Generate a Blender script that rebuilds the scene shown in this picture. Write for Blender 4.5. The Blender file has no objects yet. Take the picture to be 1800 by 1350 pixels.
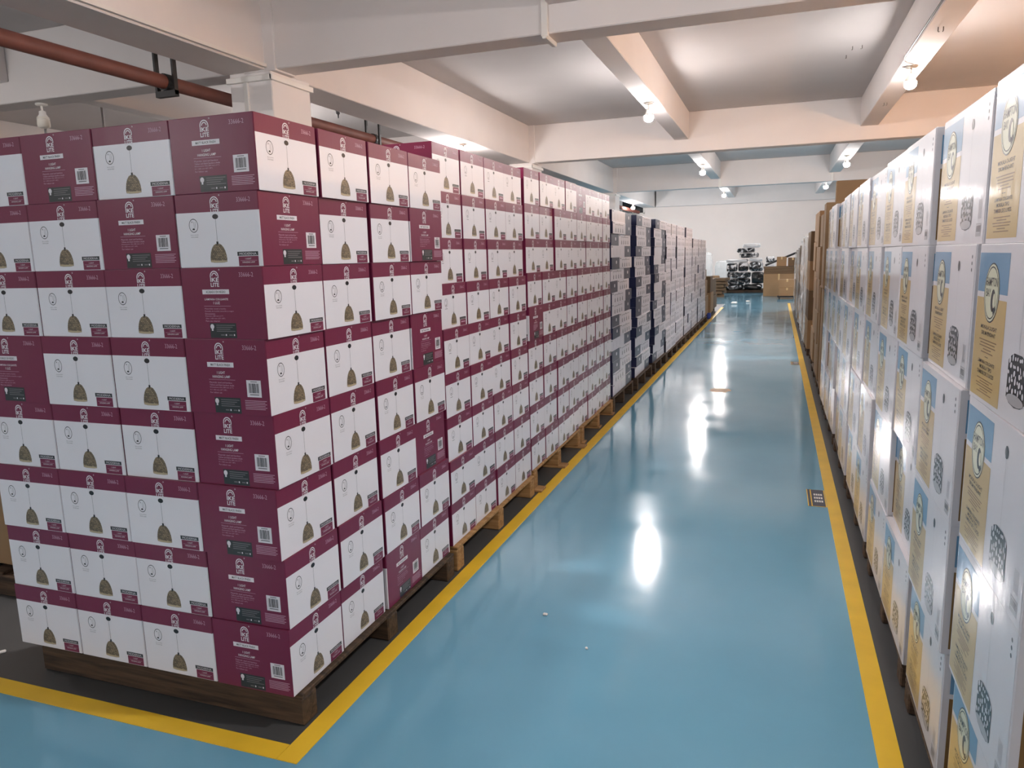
import bpy, bmesh, math, random
from mathutils import Matrix, Vector
random.seed(7)
rnd = random.Random(11)
S = bpy.context.scene
COL = S.collection

# ------------------------------------------------------------------ camera
cd = bpy.data.cameras.new('camera')
cam = bpy.data.objects.new('camera', cd); COL.objects.link(cam)
cd.sensor_fit = 'HORIZONTAL'; cd.sensor_width = 36.0; cd.lens = 1298.0 / 1800.0 * 36.0
cd.clip_start = 0.05; cd.clip_end = 200
RGT = Vector((0.94256257, 0.33309643, -0.02495153))
DWN = Vector((0.03328145, -0.16797781, -0.98522881))
FWD = Vector((-0.3323675, 0.92780937, -0.16941553))
m = Matrix.Identity(4)
for i in range(3):
    m[i][0] = RGT[i]; m[i][1] = -DWN[i]; m[i][2] = -FWD[i]
m[2][3] = 1.75
cam.matrix_world = m
S.camera = cam

# ------------------------------------------------------------------ world, exposure
w = bpy.data.worlds.new('world'); S.world = w; w.use_nodes = True
w.node_tree.nodes['Background'].inputs[0].default_value = (0.9, 0.95, 1.0, 1)
w.node_tree.nodes['Background'].inputs[1].default_value = 0.35
S.view_settings.view_transform = 'Standard'; S.view_settings.look = 'None'
S.view_settings.exposure = 3.92; S.view_settings.gamma = 1.0
S.view_settings.use_curve_mapping = False
BULB_POWER = 78.0          # emission strength of every lit bulb

# ------------------------------------------------------------------ materials
def lin(r, g, b):
    f = lambda c: (c/255/12.92) if c <= 10 else ((c/255+0.055)/1.055)**2.4
    return (f(r), f(g), f(b), 1)
MATS = {}
def mat(name, rgb, rough=0.5, spec=0.5, coat=0, bump=0, bscale=(8, 8, 8), vary=0, vscale=3, metal=0, emit=0, coat_rough=.1, trans=0, alpha=1, vdist=0.002):
    M = bpy.data.materials.new(name); M.use_nodes = True
    n = M.node_tree.nodes; l = M.node_tree.links
    p = n['Principled BSDF']
    c = lin(*rgb)
    p.inputs['Base Color'].default_value = c
    p.inputs['Roughness'].default_value = rough
    p.inputs['Specular IOR Level'].default_value = spec
    p.inputs['Metallic'].default_value = metal
    p.inputs['Coat Weight'].default_value = coat
    p.inputs['Coat Roughness'].default_value = coat_rough
    if trans: p.inputs['Transmission Weight'].default_value = trans
    if alpha < 1: p.inputs['Alpha'].default_value = alpha
    if emit:
        p.inputs['Emission Color'].default_value = c
        p.inputs['Emission Strength'].default_value = emit
    if bump or vary:
        tc = n.new('ShaderNodeTexCoord'); mp = n.new('ShaderNodeMapping')
        geo = n.new('ShaderNodeNewGeometry')
        l.new(geo.outputs['Position'], mp.inputs['Vector'])
        mp.inputs['Scale'].default_value = bscale
    if bump:
        t = n.new('ShaderNodeTexNoise'); t.inputs['Scale'].default_value = 1; t.inputs['Detail'].default_value = 3
        l.new(mp.outputs['Vector'], t.inputs['Vector'])
        b = n.new('ShaderNodeBump'); b.inputs['Strength'].default_value = bump; b.inputs['Distance'].default_value = vdist
        l.new(t.outputs['Fac'], b.inputs['Height'])
        l.new(b.outputs['Normal'], p.inputs['Normal'])
        if coat: l.new(b.outputs['Normal'], p.inputs['Coat Normal'])
    if vary:
        t2 = n.new('ShaderNodeTexNoise'); t2.inputs['Scale'].default_value = vscale; t2.inputs['Detail'].default_value = 4
        l.new(geo.outputs['Position'], t2.inputs['Vector'])
        r = n.new('ShaderNodeValToRGB')
        r.color_ramp.elements[0].position = .3; r.color_ramp.elements[1].position = .7
        r.color_ramp.elements[0].color = [x*(1-vary) for x in c[:3]] + [1]
        r.color_ramp.elements[1].color = [min(1, x*(1+vary)) for x in c[:3]] + [1]
        l.new(t2.outputs['Fac'], r.inputs['Fac']); l.new(r.outputs['Color'], p.inputs['Base Color'])
    MATS[name] = M
    return M

GL = dict(rough=.30, spec=.5, bump=.35, bscale=(14, 14, 4))
mat('burgundy', (121, 35, 68), **GL)
mat('carton_white', (238, 234, 238), **GL)
mat('ink_white', (232, 226, 230), **GL)
mat('ink_pink', (206, 164, 184), **GL)
mat('ink_black', (34, 32, 34), **GL)
mat('ink_dark', (48, 52, 52), **GL)
mat('ink_grey', (120, 116, 118), **GL)
mat('shade_rim', (190, 172, 140), **GL)
HG = dict(rough=.36, spec=.28, coat=.6, coat_rough=.075, bump=.55, bscale=(9, 9, 4))
mat('gloss_white', (206, 203, 207), **HG)
mat('gloss_blue', (98, 140, 172), **HG)
mat('gloss_gold', (188, 160, 104), **HG)
mat('gloss_dark', (38, 38, 42), **HG)
mat('gloss_brown', (122, 92, 52), **HG)
mat('gloss_pale', (205, 205, 178), **HG)
mat('gloss_grey', (165, 162, 165), **HG)
NG = dict(rough=.28, spec=.5, bump=.4, bscale=(12, 12, 6))
mat('navy', (42, 46, 76), **NG)
mat('navy_white', (228, 224, 232), **NG)
mat('navy_ink', (70, 70, 84), **NG)
mat('kraft', (150, 121, 88), rough=.75, vary=.10, vscale=2)
mat('kraft_dark', (104, 84, 62), rough=.8, vary=.12, vscale=2)
mat('tape', (196, 170, 125), rough=.3)
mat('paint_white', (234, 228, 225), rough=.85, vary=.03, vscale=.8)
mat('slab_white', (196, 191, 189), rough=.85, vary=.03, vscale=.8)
mat('wall_white', (238, 228, 222), rough=.9, vary=.03, vscale=.6)
mat('grey_floor', (74, 75, 75), rough=.42, vary=.10, vscale=1.5)
mat('yellow_line', (236, 192, 52), rough=.38, vary=.06, vscale=5, bump=.15, bscale=(20, 20, 20))
mat('rust_pipe', (112, 66, 56), rough=.6, vary=.15, vscale=4)
mat('black_iron', (34, 32, 32), rough=.6)
mat('white_plastic', (236, 232, 226), rough=.4)
mat('bulb_off', (240, 234, 222), rough=.25)
mat('wire', (92, 84, 78), rough=.6)
mat('bulb_lit', (254, 247, 245), rough=.3, emit=BULB_POWER)
mat('bulb_warm_fill', (255, 196, 140), rough=.3, emit=BULB_POWER*1.45)  # for the added, unseen warm lamps that tint the right ceiling
mat('dark_glass', (40, 42, 44), rough=.15)
mat('black_film', (26, 27, 29), rough=.28, bump=.8, bscale=(9, 9, 9), vdist=.02)
mat('white_film', (222, 222, 224), rough=.3, bump=.8, bscale=(9, 9, 9), vdist=.02)
mat('grey_film', (128, 130, 136), rough=.3, bump=.8, bscale=(9, 9, 9), vdist=.02)
mat('clear_film', (236, 240, 240), rough=.12, alpha=.35, bump=1, bscale=(10, 10, 10), vdist=.02)
mat('sticker_navy', (48, 52, 72), rough=.4)
mat('stain', (196, 160, 112), rough=.5, vary=.25, vscale=20)
mat('steel', (150, 150, 150), rough=.4, metal=.8)
mat('blue_plastic', (60, 80, 170), rough=.4)

def wood(name, rgb, dark):
    M = bpy.data.materials.new(name); M.use_nodes = True
    n = M.node_tree.nodes; l = M.node_tree.links; p = n['Principled BSDF']
    tc = n.new('ShaderNodeTexCoord'); mp = n.new('ShaderNodeMapping'); mp.inputs['Scale'].default_value = (3, 40, 40)
    l.new(tc.outputs['Object'], mp.inputs['Vector'])
    t = n.new('ShaderNodeTexNoise'); t.inputs['Scale'].default_value = 1.2; t.inputs['Detail'].default_value = 6
    t.inputs['Distortion'].default_value = .6
    l.new(mp.outputs['Vector'], t.inputs['Vector'])
    r = n.new('ShaderNodeValToRGB'); r.color_ramp.elements[0].position = .3; r.color_ramp.elements[1].position = .7
    r.color_ramp.elements[0].color = lin(*dark); r.color_ramp.elements[1].color = lin(*rgb)
    l.new(t.outputs['Fac'], r.inputs['Fac']); l.new(r.outputs['Color'], p.inputs['Base Color'])
    b = n.new('ShaderNodeBump'); b.inputs['Strength'].default_value = .5; b.inputs['Distance'].default_value = .004
    l.new(t.outputs['Fac'], b.inputs['Height']); l.new(b.outputs['Normal'], p.inputs['Normal'])
    p.inputs['Roughness'].default_value = .75
    MATS[name] = M
wood('wood_dark', (92, 71, 52), (46, 34, 25))
wood('wood_light', (186, 146, 96), (138, 98, 56))

def weave():
    M = bpy.data.materials.new('weave'); M.use_nodes = True
    n = M.node_tree.nodes; l = M.node_tree.links; p = n['Principled BSDF']
    tc = n.new('ShaderNodeTexCoord'); sx = n.new('ShaderNodeSeparateXYZ'); cb = n.new('ShaderNodeCombineXYZ')
    l.new(tc.outputs['Object'], sx.inputs[0]); l.new(sx.outputs['X'], cb.inputs['X']); l.new(sx.outputs['Z'], cb.inputs['Y'])
    bt = n.new('ShaderNodeTexBrick'); bt.inputs['Scale'].default_value = 62
    bt.inputs['Color1'].default_value = lin(172, 150, 118); bt.inputs['Color2'].default_value = lin(112, 98, 80)
    bt.inputs['Mortar'].default_value = lin(50, 44, 36); bt.inputs['Mortar Size'].default_value = .035
    bt.inputs['Brick Width'].default_value = .55; bt.inputs['Row Height'].default_value = .32
    l.new(cb.outputs[0], bt.inputs['Vector']); l.new(bt.outputs['Color'], p.inputs['Base Color'])
    p.inputs['Roughness'].default_value = .35
    MATS['weave'] = M
weave()

def floor_mat():
    M = bpy.data.materials.new('blue_epoxy'); M.use_nodes = True
    n = M.node_tree.nodes; l = M.node_tree.links; p = n['Principled BSDF']
    g = n.new('ShaderNodeNewGeometry')
    t = n.new('ShaderNodeTexNoise'); t.inputs['Scale'].default_value = .7; t.inputs['Detail'].default_value = 5
    l.new(g.outputs['Position'], t.inputs['Vector'])
    r = n.new('ShaderNodeValToRGB'); r.color_ramp.elements[0].position = .3; r.color_ramp.elements[1].position = .75
    r.color_ramp.elements[0].color = lin(104, 159, 184); r.color_ramp.elements[1].color = lin(118, 174, 198)
    l.new(t.outputs['Fac'], r.inputs['Fac']); l.new(r.outputs['Color'], p.inputs['Base Color'])
    # roughness patches
    t2 = n.new('ShaderNodeTexNoise'); t2.inputs['Scale'].default_value = 1.6; t2.inputs['Detail'].default_value = 6
    l.new(g.outputs['Position'], t2.inputs['Vector'])
    mr = n.new('ShaderNodeMapRange'); mr.inputs['From Min'].default_value = .3; mr.inputs['From Max'].default_value = .7
    mr.inputs['To Min'].default_value = .07; mr.inputs['To Max'].default_value = .16
    l.new(t2.outputs['Fac'], mr.inputs['Value']); l.new(mr.outputs[0], p.inputs['Roughness'])
    # orange-peel and scuffs
    t3 = n.new('ShaderNodeTexNoise'); t3.inputs['Scale'].default_value = 60; t3.inputs['Detail'].default_value = 2
    l.new(g.outputs['Position'], t3.inputs['Vector'])
    t4 = n.new('ShaderNodeTexNoise'); t4.inputs['Scale'].default_value = 3.5; t4.inputs['Detail'].default_value = 2
    l.new(g.outputs['Position'], t4.inputs['Vector'])
    ad = n.new('ShaderNodeMath'); ad.operation = 'MULTIPLY_ADD'; ad.inputs[1].default_value = .12
    l.new(t3.outputs['Fac'], ad.inputs[0]); l.new(t4.outputs['Fac'], ad.inputs[2])
    b = n.new('ShaderNodeBump'); b.inputs['Strength'].default_value = .08; b.inputs['Distance'].default_value = .006
    l.new(ad.outputs[0], b.inputs['Height']); l.new(b.outputs['Normal'], p.inputs['Normal'])
    p.inputs['Specular IOR Level'].default_value = .42
    MATS['blue_epoxy'] = M
floor_mat()
def mixed_film():
    M = bpy.data.materials.new('mixed_film'); M.use_nodes = True
    n = M.node_tree.nodes; l = M.node_tree.links; p = n['Principled BSDF']
    g = n.new('ShaderNodeNewGeometry'); t = n.new('ShaderNodeTexNoise'); t.inputs['Scale'].default_value = 4.5; t.inputs['Detail'].default_value = 4; t.inputs['Distortion'].default_value = 1.2
    l.new(g.outputs['Position'], t.inputs['Vector'])
    r = n.new('ShaderNodeValToRGB'); r.color_ramp.interpolation = 'CONSTANT'
    e = r.color_ramp.elements; e[0].color = lin(24, 25, 27); e[1].position = .50; e[1].color = lin(110, 112, 116)
    q = r.color_ramp.elements.new(.56); q.color = lin(222, 222, 224)
    l.new(t.outputs['Fac'], r.inputs['Fac']); l.new(r.outputs['Color'], p.inputs['Base Color'])
    b = n.new('ShaderNodeBump'); b.inputs['Strength'].default_value = .9; b.inputs['Distance'].default_value = .03
    l.new(t.outputs['Fac'], b.inputs['Height']); l.new(b.outputs['Normal'], p.inputs['Normal']); p.inputs['Roughness'].default_value = .28
    MATS['mixed_film'] = M
mixed_film()

# ------------------------------------------------------------------ helpers
def link(o, parent=None):
    COL.objects.link(o)
    if parent is not None: o.parent = parent
    return o
def meshobj(name, verts, faces, mats, parent=None, fm=None, smooth=False):
    me = bpy.data.meshes.new(name); me.from_pydata(verts, [], faces); me.update()
    mats = mats if isinstance(mats, (list, tuple)) else [mats]
    for k in mats: me.materials.append(MATS[k])
    if fm: me.polygons.foreach_set('material_index', fm)
    if smooth: me.polygons.foreach_set('use_smooth', [True]*len(faces))
    return link(bpy.data.objects.new(name, me), parent)
def obj(name, me, parent=None): return link(bpy.data.objects.new(name, me), parent)
def tag(o, label=None, cat=None, group=None, kind=None):
    if label: o['label'] = label
    if cat: o['category'] = cat
    if group: o['group'] = group
    if kind: o['kind'] = kind
    return o
def empty(name, loc, rz=0):
    o = bpy.data.objects.new(name, None); o.empty_display_size = .1; link(o)
    o.location = loc; o.rotation_euler = (0, 0, rz); return o
class MB:
    """collects shapes, builds one mesh object"""
    def __init__(s): s.v = []; s.f = []; s.m = []
    def box(s, x0, x1, y0, y1, z0, z1, mi=0, bev=0.0):
        if bev <= 0:
            b = len(s.v)
            s.v += [(x, y, z) for z in (z0, z1) for x, y in ((x0, y0), (x1, y0), (x1, y1), (x0, y1))]
            F = [(3, 2, 1, 0), (4, 5, 6, 7), (0, 1, 5, 4), (1, 2, 6, 5), (2, 3, 7, 6), (3, 0, 4, 7)]
        else:
            bm = bmesh.new(); bmesh.ops.create_cube(bm, size=1)
            for q in bm.verts: q.co = Vector((x0+(q.co.x+.5)*(x1-x0), y0+(q.co.y+.5)*(y1-y0), z0+(q.co.z+.5)*(z1-z0)))
            bmesh.ops.bevel(bm, geom=bm.edges[:], offset=bev, segments=1, affect='EDGES')
            b = len(s.v); s.v += [q.co[:] for q in bm.verts]; bm.verts.index_update()
            F = [tuple(q.index for q in f.verts) for f in bm.faces]; bm.free()
        for f in F: s.f.append(tuple(b+i for i in f)); s.m.append(mi)
        return s
    def tube(s, pts, r, n=10, mi=0, caps=True):
        pts = [Vector(p) for p in pts]; rs = r if isinstance(r, (list, tuple)) else [r]*len(pts)
        b = len(s.v); up = None
        for i, p in enumerate(pts):
            d = (pts[min(i+1, len(pts)-1)]-pts[max(i-1, 0)]).normalized()
            if up is None: up = Vector((0, 0, 1)) if abs(d.z) < .9 else Vector((1, 0, 0))
            a = d.cross(up).normalized(); c = d.cross(a).normalized()
            for k in range(n):
                t = 2*math.pi*k/n; q = p+(a*math.cos(t)+c*math.sin(t))*rs[i]; s.v.append(q[:])
        for i in range(len(pts)-1):
            for k in range(n):
                s.f.append((b+i*n+k, b+i*n+(k+1) % n, b+(i+1)*n+(k+1) % n, b+(i+1)*n+k)); s.m.append(mi)
        if caps:
            s.f.append(tuple(b+k for k in range(n))); s.m.append(mi)
            s.f.append(tuple(b+(len(pts)-1)*n+n-1-k for k in range(n))); s.m.append(mi)
        return s
    def lathe(s, prof, n=16, mi=0):
        """prof: list of (r, z)"""
        b = len(s.v)
        for r, z in prof:
            for k in range(n):
                t = 2*math.pi*k/n; s.v.append((r*math.cos(t), r*math.sin(t), z))
        for i in range(len(prof)-1):
            for k in range(n):
                s.f.append((b+i*n+k, b+i*n+(k+1) % n, b+(i+1)*n+(k+1) % n, b+(i+1)*n+k)); s.m.append(mi)
        s.f.append(tuple(b+n-1-k for k in range(n))); s.m.append(mi)
        s.f.append(tuple(b+(len(prof)-1)*n+k for k in range(n))); s.m.append(mi)
        return s
    def mesh(s, name, mats, smooth=False):
        me = bpy.data.meshes.new(name); me.from_pydata(s.v, [], s.f); me.update()
        for k in (mats if isinstance(mats, (list, tuple)) else [mats]): me.materials.append(MATS[k])
        me.polygons.foreach_set('material_index', s.m)
        if smooth: me.polygons.foreach_set('use_smooth', [True]*len(s.f))
        return me
    def build(s, name, mats, parent=None, smooth=False): return obj(name, s.mesh(name, mats, smooth), parent)

ORD = ['zeroth', 'first', 'second', 'third', 'fourth', 'fifth', 'sixth', 'seventh', 'eighth', 'ninth', 'tenth',
       'eleventh', 'twelfth', 'thirteenth', 'fourteenth', 'fifteenth', 'sixteenth', 'seventeenth', 'eighteenth']
def row_words(r, n):
    if r == 1: return 'top layer'
    if r == n: return 'bottom layer'
    return ORD[r] + ' layer down'

# ------------------------------------------------------------------ flat print (lettering and pictures on the cartons)
_tc = {}
def text_geo(s, bold=0.0):
    k = (s, bold)
    if k not in _tc:
        cu = bpy.data.curves.new('t', 'FONT'); cu.body = s; cu.size = 1; cu.resolution_u = 2; cu.offset = bold; cu.fill_mode = 'FRONT'
        o = bpy.data.objects.new('t', cu); COL.objects.link(o)
        dg = bpy.context.evaluated_depsgraph_get(); dg.update()
        me = bpy.data.meshes.new_from_object(o.evaluated_get(dg))
        v = [(p.co.x, p.co.y) for p in me.vertices]; f = [tuple(p.vertices) for p in me.polygons]
        bpy.data.objects.remove(o); bpy.data.curves.remove(cu); bpy.data.meshes.remove(me)
        _tc[k] = (v, f)
    return _tc[k]
class Print:
    """u to the right, v down from the top-left corner, both as a fraction of the panel"""
    def __init__(s, W, H, y):
        s.W, s.H, s.y = W, H, y; s.v = []; s.f = []; s.m = []; s.mats = []
    def mi(s, k):
        if k not in s.mats: s.mats.append(k)
        return s.mats.index(k)
    def pt(s, u, v, L): return ((u-.5)*s.W, s.y-.0004-.0003*L, (1-v)*s.H)
    def poly(s, pts, m, L=1):
        b = len(s.v); s.v += [s.pt(u, v, L) for u, v in pts]
        s.f.append(tuple(range(b+len(pts)-1, b-1, -1))); s.m.append(s.mi(m))
    def base(s, m, band=None, top=None):
        b = len(s.v)
        if band:
            s.v += [s.pt(u, v, 0) for v in (.006, band, .994) for u in (.006, .994)]
            s.f += [(b+2, b+3, b+1, b), (b+4, b+5, b+3, b+2)]; s.m += [s.mi(top), s.mi(m)]
        else: s.rect(.006, .994, .006, .994, m, 0)
    def rect(s, u0, u1, v0, v1, m, L=1): s.poly([(u0, v0), (u1, v0), (u1, v1), (u0, v1)], m, L)
    def ell(s, u, v, ru, rv, m, L=1, n=20, a0=0, tilt=0):
        c, sn = math.cos(tilt), math.sin(tilt)
        P = []
        for k in range(n):
            t = 2*math.pi*k/n+a0; x, y = ru*math.cos(t), rv*math.sin(t)
            P.append((u+x*c-y*sn, v+x*sn+y*c))
        s.poly(P, m, L)
    def ring(s, u, v, ru, rv, th, m, L=1, a0=0.0, a1=2*math.pi, n=24):
        """th: thickness as a fraction of radius"""
        for k in range(n):
            t0 = a0+(a1-a0)*k/n; t1 = a0+(a1-a0)*(k+1)/n
            s.poly([(u+ru*math.cos(t0), v+rv*math.sin(t0)), (u+ru*math.cos(t1), v+rv*math.sin(t1)),
                    (u+ru*(1-th)*math.cos(t1), v+rv*(1-th)*math.sin(t1)), (u+ru*(1-th)*math.cos(t0), v+rv*(1-th)*math.sin(t0))], m, L)
    def text(s, t, u0, u1, v0, v1, m, L=2, bold=0.0):
        """fits the text into the box"""
        V, F = text_geo(t, bold)
        if not V: return
        x0 = min(p[0] for p in V); x1 = max(p[0] for p in V); y0 = min(p[1] for p in V); y1 = max(p[1] for p in V)
        b = len(s.v)
        for x, y in V: s.v.append(s.pt(u0+(x-x0)/(x1-x0)*(u1-u0), v1-(y-y0)/(y1-y0)*(v1-v0), L))
        k = s.mi(m)
        for f in F: s.f.append(tuple(b+i for i in f)); s.m.append(k)
    def mesh(s, name):
        me = bpy.data.meshes.new(name); me.from_pydata(s.v, [], s.f); me.update()
        for k in s.mats: me.materials.append(MATS[k])
        me.polygons.foreach_set('material_index', s.m)
        return me

def body_mesh(name, W, D, H, band, face_mats, cap, cham=.003, mats=None):
    """carton: octagonal footprint; face_mats[k]=(above band, below band) for local faces -Y,+X,+Y,-X"""
    x, y = W/2, D/2; c = cham
    ring = [(-x+c, -y), (x-c, -y), (x, -y+c), (x, y-c), (x-c, y), (-x+c, y), (-x, y-c), (-x, -y+c)]
    zs = [0, .002, H*(1-band), H-.002, H] if band else [0, .002, H-.002, H]
    V = []
    for i, z in enumerate(zs):
        k = .998 if i in (0, len(zs)-1) else 1
        V += [(a*k, b*k, z) for a, b in ring]
    F = []; M = []
    names = []
    def mi(k):
        if k not in names: names.append(k)
        return names.index(k)
    for i in range(len(zs)-1):
        up = band and i >= 2
        for k in range(8):
            F.append((i*8+k, i*8+(k+1) % 8, (i+1)*8+(k+1) % 8, (i+1)*8+k))
            fm = face_mats[k//2]; M.append(mi(fm[0] if up else fm[1]))
    F.append(tuple(range(7, -1, -1))); M.append(mi(cap)); n = (len(zs)-1)*8
    F.append(tuple(range(n, n+8))); M.append(mi(cap))
    me = bpy.data.meshes.new(name); me.from_pydata(V, [], F); me.update()
    for k in names: me.materials.append(MATS[k])
    me.polygons.foreach_set('material_index', M)
    return me

# ================================================================== STRUCTURE
ZS, ZC, ZL = 5.15, 4.2, 4.5       # slab, cross beam and girder bottoms, secondary beam bottoms
XL, XR, YF, YB = -17.0, 7.5, -13.4, 41.3
def struct(name, mb, m, label=None):
    o = mb.build(name, m); tag(o, label, None, None, 'structure'); return o
struct('floor', MB().box(XL, XR, YF, YB, -.2, 0), 'blue_epoxy', 'glossy blue epoxy floor of the storage hall')
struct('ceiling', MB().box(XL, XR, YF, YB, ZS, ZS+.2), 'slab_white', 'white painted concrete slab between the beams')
struct('wall_back', MB().box(XL, XR, YB, YB+.2, 0, ZS), 'wall_white', 'plain white wall at the far end of the aisle')
struct('wall_left', MB().box(XL-.2, XL, YF, YB, 0, ZS), 'wall_white', 'plain white wall on the left')
struct('wall_right', MB().box(XR, XR+.2, YF, YB, 0, ZS), 'wall_white', 'plain white wall on the right')
struct('wall_front', MB().box(XL, XR, YF-.2, YF, 0, ZS), 'wall_white', 'plain white wall behind the viewer')
# beams
for i, y in enumerate((-2.6, 8.45, 19.35, 30.2)):
    struct('cross_beam', MB().box(XL, XR, y, y+.4, ZC, ZS, bev=.012), 'paint_white',
           ['white cross beam overhead behind the viewer', 'nearest white cross beam above the corner stack', 'second white cross beam along the aisle', 'third and farthest free white cross beam'][i])
struct('cross_beam', MB().box(-6.2, XR, 40.9, YB, ZC, ZS, bev=.012), 'paint_white', 'white cross beam against the far wall')
ys = [YF, -2.6, 8.45, 19.35, 30.2, YB]
WB = ['behind the viewer', 'in the nearest bay', 'in the second bay', 'in the third bay', 'in the farthest bay']
for j, (a, b) in enumerate(zip(ys[:-1], ys[1:])):
    a2 = a+.4 if j else a
    struct('girder', MB().box(-6.95, -6.28, a2, b, ZC, ZS, bev=.012), 'paint_white', 'deep white girder over the left pillars, ' + WB[j])
    struct('secondary_beam', MB().box(-2.49, -2.14, a2, b, ZL, ZS, bev=.012), 'paint_white', 'white lengthwise beam carrying lamps left of the aisle, ' + WB[j])
    struct('secondary_beam', MB().box(1.70, 2.08, a2, b, ZL, ZS, bev=.012), 'paint_white', 'white lengthwise beam carrying lamps right of the aisle, ' + WB[j])
    struct('secondary_beam', MB().box(-11.2, -10.85, a2, b, ZL, ZS, bev=.012), 'paint_white', 'white lengthwise beam of the left hall, ' + WB[j])
for j, y in enumerate((8.45, 19.35, 30.2)):
    p = struct('pillar', MB().box(-6.85, -6.2, y-.02, y+.83, 0, ZC, bev=.012).box(-6.62, -6.12, y-.03, y+.42, ZC-.02, ZS, bev=.01), 'paint_white',
               ['square white pillar behind the corner stack', 'white pillar behind the third burgundy stack', 'white pillar behind the navy stacks'][j])
    # surface trunking around the head of the pillar
    t = MB().box(-6.88, -6.17, y-.06, y-.02, ZC-.13, ZC-.06, bev=.006); o = t.build('cable_trunking', 'white_plastic', p)
    t = MB().box(-6.2, -6.16, y-.06, y+.86, ZC-.13, ZC-.06, bev=.006); t.build('cable_trunking', 'white_plastic', p)
    t = MB().box(-6.62, -6.55, y-.055, y-.02, .2, ZC-.13, bev=.006); t.build('cable_trunking', 'white_plastic', p)
# floor zones and yellow lines
struct('trim_1', MB().box(XL, -1.60, 2.0, 26.0, 0, .0015), 'grey_floor', 'dark grey storage strip under the left stacks')
struct('trim_2', MB().box(.44, XR, -4, 26.5, 0, .0015), 'grey_floor', 'dark grey storage strip under the right stacks')
yl = MB()
struct('trim_3', MB().box(-1.627, -1.543, 1.944, 24.5, 0, .003), 'yellow_line', 'yellow line along the left stacks')
struct('trim_4', MB().box(XL, -1.629, 1.944, 2.026, 0, .003), 'yellow_line', 'yellow line across in front of the corner stack')
struct('trim_5', MB().box(.386, .466, -4, 26.4, 0, .003), 'yellow_line', 'yellow line along the right cartons')
# far window in the back wall
wn = MB().box(-8.1, -6.9, YB-.04, YB-.01, 3.95, 4.75).build('window_1', 'dark_glass'); tag(wn, 'dark window high in the far wall behind the lamp', None, None, 'structure')
for a in ((-8.16, -8.08, 3.9, 4.8), (-6.94, -6.86, 3.9, 4.8), (-7.53, -7.47, 3.9, 4.8)):
    MB().box(a[0], a[1], YB-.08, YB-.03, a[2], a[3]).build('window_frame', 'white_plastic', wn)
for a in ((3.88, 3.95), (4.75, 4.82)):
    MB().box(-8.16, -6.86, YB-.08, YB-.03, a[0], a[1]).build('window_frame', 'white_plastic', wn)

# ================================================================== LAMPS
def lamp_meshes():
    base = MB().lathe([(.075, 0), (.085, -.012), (.08, -.026), (.03, -.034)], 18).mesh('base_plate', 'white_plastic', True)
    stem = MB().lathe([(.016, -.034), (.016, -.11)], 10).mesh('stem', 'white_plastic', True)
    sock = MB().lathe([(.018, -.10), (.045, -.115), (.05, -.16), (.07, -.19), (.089, -.232)], 16).mesh('socket', 'white_plastic', True)
    prof = [(.088, -.2325), (.089, -.26), (.084, -.295), (.062, -.325), (.03, -.34)]
    b1 = MB().lathe(prof, 16).mesh('bulb', 'bulb_lit', True); b0 = MB().lathe([(.05, -.185), (.085, -.2), (.09, -.30), (.085, -.34), (.05, -.355)], 16).mesh('bulb', 'bulb_off', True)
    bw = MB().lathe([(.045, -.185), (.075, -.215), (.088, -.255), (.084, -.295), (.062, -.325), (.03, -.34)], 16).mesh('bulb', 'bulb_warm_fill', True)
    return base, stem, sock, b1, b0, bw
LM = lamp_meshes()
def lamp(x, y, z, label, lit=True, group='bulb lamps on the beams'):
    t = empty('bulb_lamp', (x, y, z)); tag(t, label, 'lamp', group)
    obj('base_plate', LM[0], t); obj('stem', LM[1], t); obj('socket', LM[2], t); obj('bulb', LM[5] if lit == 'warm' else (LM[3] if lit else LM[4]), t)
    return t
lamp(-2.33, 14.4, ZL, 'lit bulb lamp on the left lengthwise beam, nearest and biggest of its line')
lamp(-2.31, 24.9, ZL, 'lit bulb lamp on the left lengthwise beam, second along the aisle')
lamp(-2.33, 35.4, ZL, 'lit bulb lamp on the left lengthwise beam, farthest of its line')
lamp(-2.33, 3.3, ZL, 'lit bulb lamp overhead above the corner stack, outside the view')
lamp(1.86, 13.45, ZL, 'lit starry bulb lamp on the right lengthwise beam, nearest of its line')
lamp(1.88, 25.0, ZL, 'lit bulb lamp on the right lengthwise beam, second along the aisle')
lamp(1.78, 33.4, ZL, 'lit bulb lamp on the right lengthwise beam, farthest of its line')
lamp(1.88, 2.7, ZL, 'lit bulb lamp overhead above the right cartons, outside the view')
lamp(-6.5, 15.4, ZC, 'lit bulb lamp under the girder, hidden behind the second burgundy stack')
lamp(-6.62, 36.4, ZC, 'lit bulb lamp under the girder before the far window')
lamp(-10.5, 8.65, ZC, 'unlit milky bulb lamp on the cross beam at far left', lit=False)
for _y, _l in ((9.0, 'added warm bulb lamp on a cord, unseen behind the drum cartons, tinting the ceiling'), (14.6, 'second added warm bulb lamp on a cord, unseen deeper in the right hall')):
    _t = lamp(6.6, _y, 2.75, _l, lit='warm'); MB().tube([(0, 0, -.01), (0, 0, ZS-2.75)], .008, 6).build('cord', 'wire', _t)  # unseen warm lamps with cords, added to warm the right ceiling
lamp(-2.33, -7.6, ZL, 'added fill bulb lamp on the left lengthwise beam behind the viewer')  # unseen lamps behind the viewer, added as fill for the carton fronts
lamp(1.88, -7.6, ZL, 'added fill bulb lamp on the right lengthwise beam behind the viewer')
lamp(-10.9, -7.5, ZL, 'added fill bulb lamp in the left hall behind the viewer')
lamp(-10.9, 3.3, ZL, 'lit bulb lamp in the left hall beside the corner stack, outside the view')
lamp(-10.9, 14.5, ZL, 'lit bulb lamp in the left hall, hidden behind the corner stack')
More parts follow.
